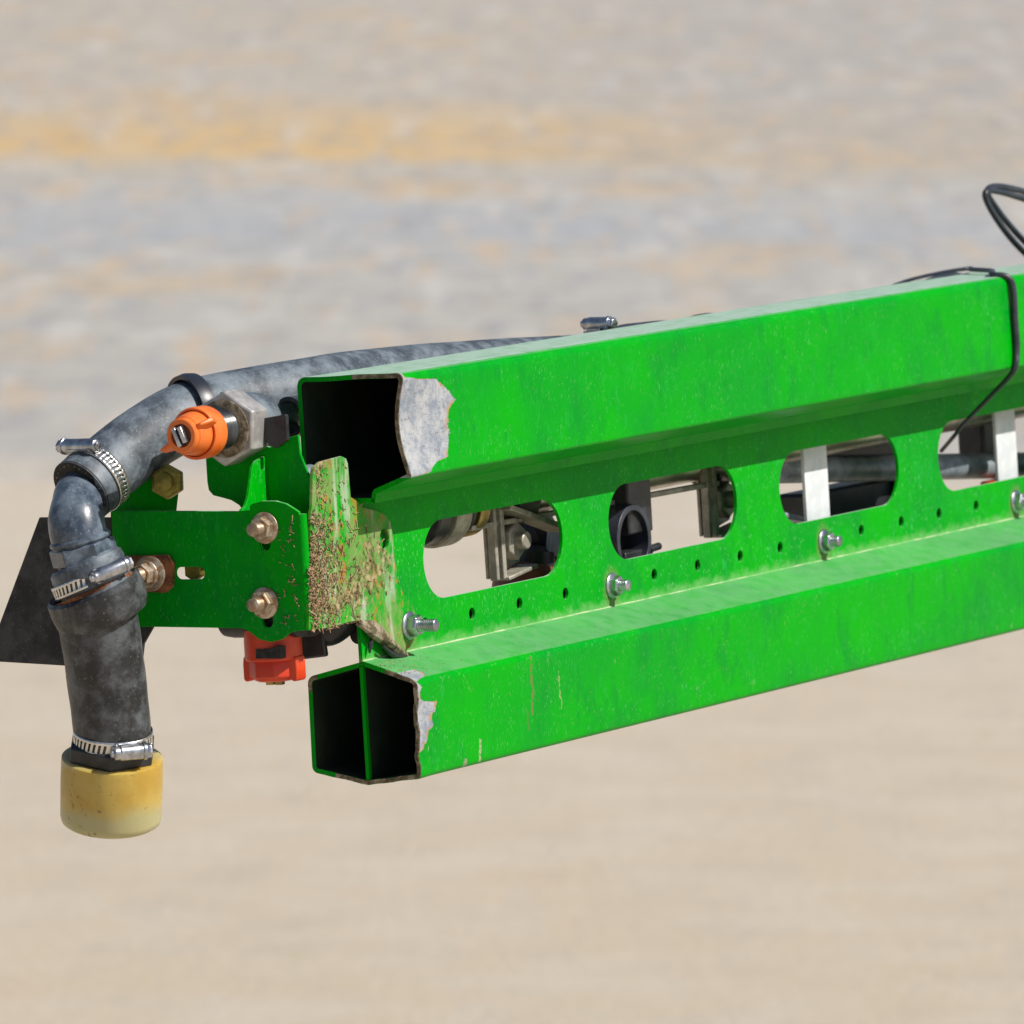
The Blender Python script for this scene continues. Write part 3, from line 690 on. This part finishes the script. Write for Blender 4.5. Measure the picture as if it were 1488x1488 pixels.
# ------------------------------------------------------------------ orange nozzle
uf = UR; na = PU(349, 619, uf); X = V(-1, 0, 0)
nz = thing('spray_nozzle', 'orange nozzle cap with a metal spray tip on a large grey hex nut', 'spray nozzle', na)
mb = MB(); hexp(mb, na, X, 55, 1, 46, ref=V(0, 1, .48), ch=.06)
mb.build('lock_nut', surf('grey_zinc_nut', (.34, .33, .32), (.50, .49, .47), .4, .35, 70, 5, None, .15), nz, bevel=1.5)
mb = MB(); lathe(mb, na, X, [(.001, 44), (42, 44), (42, 48), (37, 50), (.001, 50)], 48); mb.build('washer', 'rimdirt', nz)
mb = MB(); lathe(mb, na, X, [(.001, 30)] + [(30 - (j % 2) * 2.2, 46 + j * 4.2) for j in range(13)] + [(.001, 100)], 40); mb.build('threaded_stem', 'thread', nz)
def off(h): return h
B0 = 96
mb = MB(); lathe(mb, na, X, [(30, B0), (37, B0), (38, B0 + 3), (38, B0 + 30), (36.5, B0 + 33), (34, B0 + 33), (33, B0 + 28), (30, B0 + 28)], 56, closed=True); cpo = mb.build('cap_ring', 'orange', nz, ang=30)
mb = MB(); lathe(mb, na, X, [(32, B0 + 20), (32.5, B0 + 30), (31, B0 + 40), (27.5, B0 + 56), (27, B0 + 58), (25.5, B0 + 59), (25, B0 + 66), (23, B0 + 68), (17, B0 + 68), (16, B0 + 60), (.001, B0 + 60)], 56); mb.build('cap_cone', 'orange', nz, ang=30)
for sg in (1, -1):
    dirn = V(0, .88, .47) * sg; q = na + X * (B0 + 47) + dirn * 33
    mb = MB(); pr = V(0, -.47, .88) * sg
    vs = []
    for (h, r0, r1, wd) in ((B0 + 28, 26, 41, 9), (B0 + 44, 24, 46 if sg > 0 else 50, 7), (B0 + 62, 22, 34 if sg > 0 else 46, 4)):
        for (r_, w2) in ((r0, 1), (r1, .5)):
            for s2 in (-1, 1): vs.append(na + X * h + dirn * r_ + pr * wd * w2 * s2)
    fs = [(0, 1, 3, 2), (8, 10, 11, 9)]
    for a_ in (0, 4): fs += [(a_, a_ + 4, a_ + 5, a_ + 1), (a_ + 1, a_ + 5, a_ + 7, a_ + 3), (a_ + 3, a_ + 7, a_ + 6, a_ + 2), (a_ + 2, a_ + 6, a_ + 4, a_)]
    mb.add(vs, fs); mb.build('wing', 'orange', nz, bevel=2.0, seg=3)
tc = na + X * (B0 + 64)
mb = MB(); lathe(mb, tc, X, [(.001, -4), (17, -4), (17, 0), (.001, .1)], 32); tp = mb.build('tip_seat', 'brown', nz)
for s2 in (-1, 1): 
    mb = MB(); box(mb, tc + X * 5 + V(0, .88, .47).cross(X) * 0 + V(0, .9, .35) * 5.2 * s2, X, 12, 6.5, 27 - 2 * s2, V(0, .9, .35)); mb.build('spray_tip', 'zinc', tp, bevel=1.2)
# ------------------------------------------------------------------ red nozzle and black body under the bracket
ur = UB + 50
rn = thing('spray_nozzle', 'red orange nozzle cap pointing down below the folded green bracket', 'spray nozzle', PU(396, 990, ur))
ct = PU(396, 925, ur); D = V(0, 0, -1)
mb = MB(); lathe(mb, ct, D, [(.001, -12), (41, -12), (42, 6), (42, 30), (40, 33), (.001, 33)], 56, ref=V(-1, 0, 0)); cb = mb.build('cap_body', 'red', rn, ang=30)
mb = MB(); hexp(mb, ct, D, 37, 31, 58, ref=V(-1, .55, 0), ch=.05, sides=8); mb.build('cap_skirt', 'red', rn, bevel=1.2)
mb = MB(); lathe(mb, ct, D, [(.001, 54), (33, 54), (29, 62), (24, 64), (.001, 64)], 40); mb.build('cap_rim', 'red', rn)
for s2 in (-1, 1):
    mb = MB(); c = ct + V(0, 37 * s2, -46); vs = []
    for z_, a_, b_2 in ((18, -9, 7), (8, -9, 8.5), (-14, -4, 8.5), (-18, 0, 6)):
        for uu_ in (-13, 13):
            for nn_ in (a_, b_2): vs.append(c + V(uu_, nn_ * s2, z_))
    fs = [(0, 1, 3, 2), (12, 14, 15, 13)]
    for a_ in (0, 4, 8): fs += [(a_, a_ + 4, a_ + 5, a_ + 1), (a_ + 1, a_ + 5, a_ + 7, a_ + 3), (a_ + 3, a_ + 7, a_ + 6, a_ + 2), (a_ + 2, a_ + 6, a_ + 4, a_)]
    mb.add(vs, fs); mb.build('wing', 'red', rn, bevel=2)
wq = PU(391, 949, ur - 44)
mb = MB(); plate(mb, 'u', pu([(372, 943), (392, 943), (402, 939), (409, 939), (409, 957), (372, 957)], ur - 42.5), [], ur - 43.2, ur - 30); mb.build('window_recess', 'cut', cb)
for s2 in (-1, 1): mb = MB(); box(mb, ct + V(0, 7.5 * s2, -66), D, 8, 12, 10, V(0, 1, 0)); mb.build('spray_tip', 'brass', rn, bevel=1)
nb = thing('diaphragm_valve', 'black plastic nozzle body with a domed cover behind the lower edge of the bracket', 'valve', PU(396, 900, ur))
mb = MB(); lathe(mb, PU(325, 893, ur), V(0, 1, 0), [(.001, 0), (24, 0), (32, 6), (34, 20), (34, 130), (.001, 130)], 36); mb.build('body', 'black', nb)
mb = MB(); lathe(mb, PN(470, 885, -64), V(-1, .1, 0), [(.001, -30), (42, -30), (52, -20), (55, 0), (52, 16), (44, 24), (20, 30), (.001, 31)], 48); mb.build('dome_cover', 'black', nb)
mb = MB(); box(mb, PN(448, 927, -80), V(0, 1, .1), 56, 10, 60, V(1, 0, 0)); mb.build('dome_foot', 'black', nb, bevel=3)
# ------------------------------------------------------------------ pipe and fittings behind the web
zs1 = zc + 58
NP = -95
pz = PN(700, 760, NP).z + 30
pp = thing('stainless_pipe', 'stainless steel spray line pipe seen through the slots behind the web plate', 'pipe', (40, NP, pz))
mb = MB(); lathe(mb, (60, NP, pz), (1, 0, 0), [(24, 0), (30, 0), (30, 5800), (24, 5800)], 40, closed=True); mb.build('pipe_wall', 'stainless', pp)
def ucol(x): return PN(x, 745, NP).x
for x, yb, w2, mt in ((600, 796, 40, 'black'), (622, 798, 44, 'cast'), (652, 783, 12, 'black'), (664, 782, 26, 'brass'), (722, 769, 66, 'black'), (1022, 706, 60, 'black'), (1052, 702, 30, 'cast')):
    r_ = pz - PN(x, yb, NP).z
    mb = MB(); lathe(mb, (ucol(x), NP, pz), (1, 0, 0), [(29, 0), (r_ - 3, 0), (r_, 3), (r_, w2 - 3), (r_ - 3, w2), (29, w2)], 44, closed=True); mb.build('collar', mt, pp)
# flat bar under the pipe
NB = -70
fb_ = thing('flat_bar', 'flat grey steel bar running under the stainless pipe behind the web', 'bar', (ucol(690), NB, pz - 50))
mb = MB(); a = PN(680, 768, NB); b = PN(1040, 702, NB); d = b - a; box(mb, (a + b) / 2, d, d.length, 8, 14, V(0, 0, 1)); mb.build('bar', 'cast', fb_, bevel=1)
hangers = []
def hanger(x, y, label, n=-62):
    q = PN(x, y, n); t = thing('pipe_hanger', label, 'pipe bracket', q, 'cast brackets behind the web plate')
    q = q + V(0, 0, 14)
    mb = MB(); sh = [(-12, 68), (90, 62), (88, -44), (-10, -62)]
    plate(mb, 'n', [(q.x + a_, q.z + b_) for a_, b_ in sh], [], n - 30, n - 24); mb.build('back_flange', 'cast', t, bevel=1.5)
    mb = MB(); box(mb, q + V(-24, -6, 2), V(0, 0, 1), 128, 13, 9, V(0, 1, 0)); mb.build('leg', 'cast', t, bevel=1.5)
    mb = MB(); box(mb, q + V(-8, -4, 0), V(0, 0, 1), 124, 16, 11, V(0, 1, 0)); mb.build('leg', 'cast', t, bevel=1.5)
    mb = MB(); box(mb, q + V(36, -6, -56), V(1, 0, .12), 92, 6, 34, V(0, 0, 1)); mb.build('foot', 'cast', t, bevel=1.5)
    mb = MB(); box(mb, q + V(80, 2, 22), V(1, 0, -.28), 190, 9, 40, V(.28, 0, 1)); mb.build('brace', 'cast', t, bevel=1.5)
    mb = MB(); hexp(mb, q + V(44, -20, -8), V(0, 1, 0), 30, 0, 20, ch=.1); bo = mb.build('hex_bolt', 'cast', t, bevel=1.2)
    mb = MB(); lathe(mb, q + V(44, -20, -8), V(0, 1, 0), [(.001, 18), (14, 18), (14, 34), (12, 36), (.001, 36)], 24); mb.build('bolt_end', 'cast', bo)
hanger(733, 795, 'cast pipe bracket with a hex bolt seen in the first slot from the boom end')
hanger(1042, 735, 'cast pipe bracket at the right end of the second slot')
# brown and red bits behind hanger
q0 = PN(775, 835, -150); t = thing('spray_nozzle', 'dark red brown nozzle cap low behind the first slot', 'spray nozzle', q0)
mb = MB(); lathe(mb, q0, V(.3, .1, 1), [(.001, -40), (60, -40), (62, 0), (50, 12), (.001, 12)], 32); mb.build('cap_body', 'brown', t)
mb = MB(); lathe(mb, q0 + V(0, 0, 12), V(.1, .1, 1), [(.001, 0), (34, 0), (32, 26), (20, 34), (.001, 34)], 32); mb.build('stem', 'black', t)
q0 = PN(800, 775, -150); t = thing('black_valve', 'black valve with a grey cover at the right edge of the first slot', 'valve', q0)
mb = MB(); lathe(mb, q0, V(.3, .9, .3), [(.001, -40), (50, -40), (52, -10), (40, 6), (.001, 10)], 32); mb.build('valve_body', 'black', t)
mb = MB(); box(mb, q0 + V(-10, 30, -20), V(1, 0, -.3), 110, 40, 8, V(0, 0, 1)); mb.build('valve_cover', 'teal', t, bevel=3)
# black holder, slot two left
q0 = PN(915, 765, -60); t = thing('hose_holder', 'black plastic holder with a curved strap in the left of the second slot', 'hose holder', q0)
mb = MB(); box(mb, q0 + V(2, 0, 44), V(0, 0, 1), 110, 78, 40, V(1, 0, 0)); mb.build('block', 'black', t, bevel=4)
mb = MB(); lathe(mb, q0 + V(-38, 6, -18), V(0, 1, 0), [(46, -22), (56, -22), (56, 22), (46, 22)], 36, closed=True); mb.build('curved_strap', 'cable', t, bevel=1)
mb = MB(); lathe(mb, q0 + V(-38, -20, -18), V(0, 1, 0), [(.001, -12), (48, -12), (48, 6), (.001, 6)], 36); mb.build('strap_web', 'black', t)
mb = MB(); box(mb, q0 + V(-6, 0, -58), V(1, 0, 0), 92, 44, 36, V(0, 0, 1)); mb.build('lower_lug', 'black', t, bevel=3)
mb = MB(); lathe(mb, q0 + V(20, 20, -38), V(1, 0, .05), [(.001, 0), (6, 0), (6, 34), (.001, 34)], 14); mb.build('pin', 'black', t)
# white bars in slots three and four
for x, lab in ((1184, 'flat pale grey upright bar behind the third slot from the boom end'), (1463, 'flat pale grey upright bar behind the fourth slot, by the frame edge')):
    q = PN(x, 690, -38); mb = MB(); box(mb, (q.x, -38, zc), V(0, 0, 1), 220, 82 if x < 1300 else 76, 6, V(1, 0, 0))
    tag(mb.build('upright_bar', 'white', None, bevel=1, origin=V(q.x, -38, zc - 90)), lab, 'bar', 'pale upright bars')
# grey tube behind slots three and four
a = PN(1130, 683, -110); b = PN(1480, 676, -110)
mb = MB(); sweep(mb, [a, a.lerp(b, .5), b, b + (b - a)], 22, 24, 4)
tag(mb.build('grey_hose', 'teal', None, origin=a), 'smooth grey hose crossing behind the third and fourth slots', 'hose')
q0 = PN(1225, 712, -150); t = thing('valve_block', 'black valve block under the grey hose behind the third slot', 'valve', q0)
mb = MB(); box(mb, q0 + V(-20, 0, -28), V(1, 0, 0), 330, 76, 60, V(0, 0, 1)); mb.build('block', 'black', t, bevel=6)
mb = MB(); box(mb, q0 + V(-10, 0, 96), V(1, 0, 0), 330, 110, 60, V(0, 0, 1)); mb.build('upper_block', 'black', t, bevel=6)
mb = MB(); lathe(mb, q0 + V(150, 10, -20), V(0, 1, 0), [(.001, 0), (36, 0), (38, 30), (26, 40), (.001, 40)], 28); mb.build('knob', 'black', t)
q0 = PN(1147, 752, -80); mb = MB(); box(mb, q0, V(1, 0, -.2), 70, 10, 26, V(0, 0, 1)); mb.build('lever', 'teal', t, bevel=3)
q0 = PN(1420, 650, -130); t = thing('olive_valve', 'dark valve body behind the fourth slot above the grey hose', 'valve', q0)
mb = MB(); box(mb, q0 + V(30, 0, 0), V(1, 0, 0), 110, 90, 50, V(0, 0, 1)); mb.build('valve_body', 'black', t, bevel=6)
mb = MB(); box(mb, q0 + V(30, 30, -72), V(1, 0, 0), 100, 30, 40, V(0, 0, 1)); mb.build('cap_body', 'red', t, bevel=4)
# ------------------------------------------------------------------ cables
ztop = max(z.z for z in UZ); nb_ = UZ[0].y; 
ub = PN(1402, 409, nb_).x; uff = PN(1466, 420, nf).x
P_ = [V(ub - 300, nb_ - 14, ztop - 14), V(ub - 200, nb_ - 8, ztop - 3), V(ub - 90, nb_ + 2, ztop + 2.5), V(ub - 20, nb_ + 20, ztop + 4), V((ub * 2 + uff) / 3, nb_ * .4, ztop + 5), V((ub + uff * 2) / 3, nf * .4, ztop + 5),
      V(uff - 8, nf - 26, ztop + 4), V(uff, nf + 5, ztop - 9)] + [PN(1475, 470, nf + 6), PN(1477, 510, nf + 6), PN(1472, 540, nf + 2), PN(1440, 575, nf * .5), PN(1402, 614, 10), PN(1386, 634, -12), PN(1368, 655, -70)]
mb = MB(); sweep(mb, P_, [2, 3, 3, 3.5, 4, 4, 4.5, 5.5, 6, 6, 5, 4, 3.5, 3.5, 3.5], 14, 8)
tag(mb.build('wrapped_cable', 'cable', None, origin=P_[7]), 'black cable wrapped over the upper green tube near the right frame edge', 'cable')
mb = MB(); sweep(mb, [PN(x, y, -60) for x, y in ((1345, 412), (1368, 404), (1392, 402), (1412, 409), (1440, 420))], 7, 14, 8)
lp = [(1640, 470), (1560, 415), (1494, 356), (1466, 326), (1446, 300), (1435, 282), (1438, 273), (1452, 271), (1475, 275), (1500, 284), (1570, 320), (1640, 390)]
tag(mb.build('cable_bump', 'cable', None, origin=PN(1370, 404, -60)), 'short arched piece of black cable lying on the upper tube left of the wrapped cable', 'cable')
lp2 = [(1640, 480), (1560, 428), (1494, 372), (1464, 340), (1442, 308), (1432, 286), (1436, 277), (1454, 279), (1475, 285), (1500, 295), (1570, 335), (1640, 405)]
t = thing('cable_loop', 'loop of black cable sticking up above the upper tube at the right frame edge', 'cable', PN(1440, 300, -150))
for L in (lp, lp2):
    mb = MB(); sweep(mb, [PN(x, y, -150 + (0 if L is lp else 8)) for x, y in L], 5.6, 14, 10); mb.build('strand', 'cable', t)
t = thing('rear_cable', 'thin black cable just showing over the back edge of the upper tube', 'cable', PN(930, 476, -150))
mb = MB(); sweep(mb, [PN(x, y, -140) for x, y in ((880, 490), (900, 478), (930, 474), (960, 471), (990, 470), (1010, 463), (1030, 460), (1045, 462), (1070, 470))], 6, 12, 6); mb.build('strand', 'cable', t)
for o in list(bpy.data.objects):
    if '_o' in o: del o['_o']
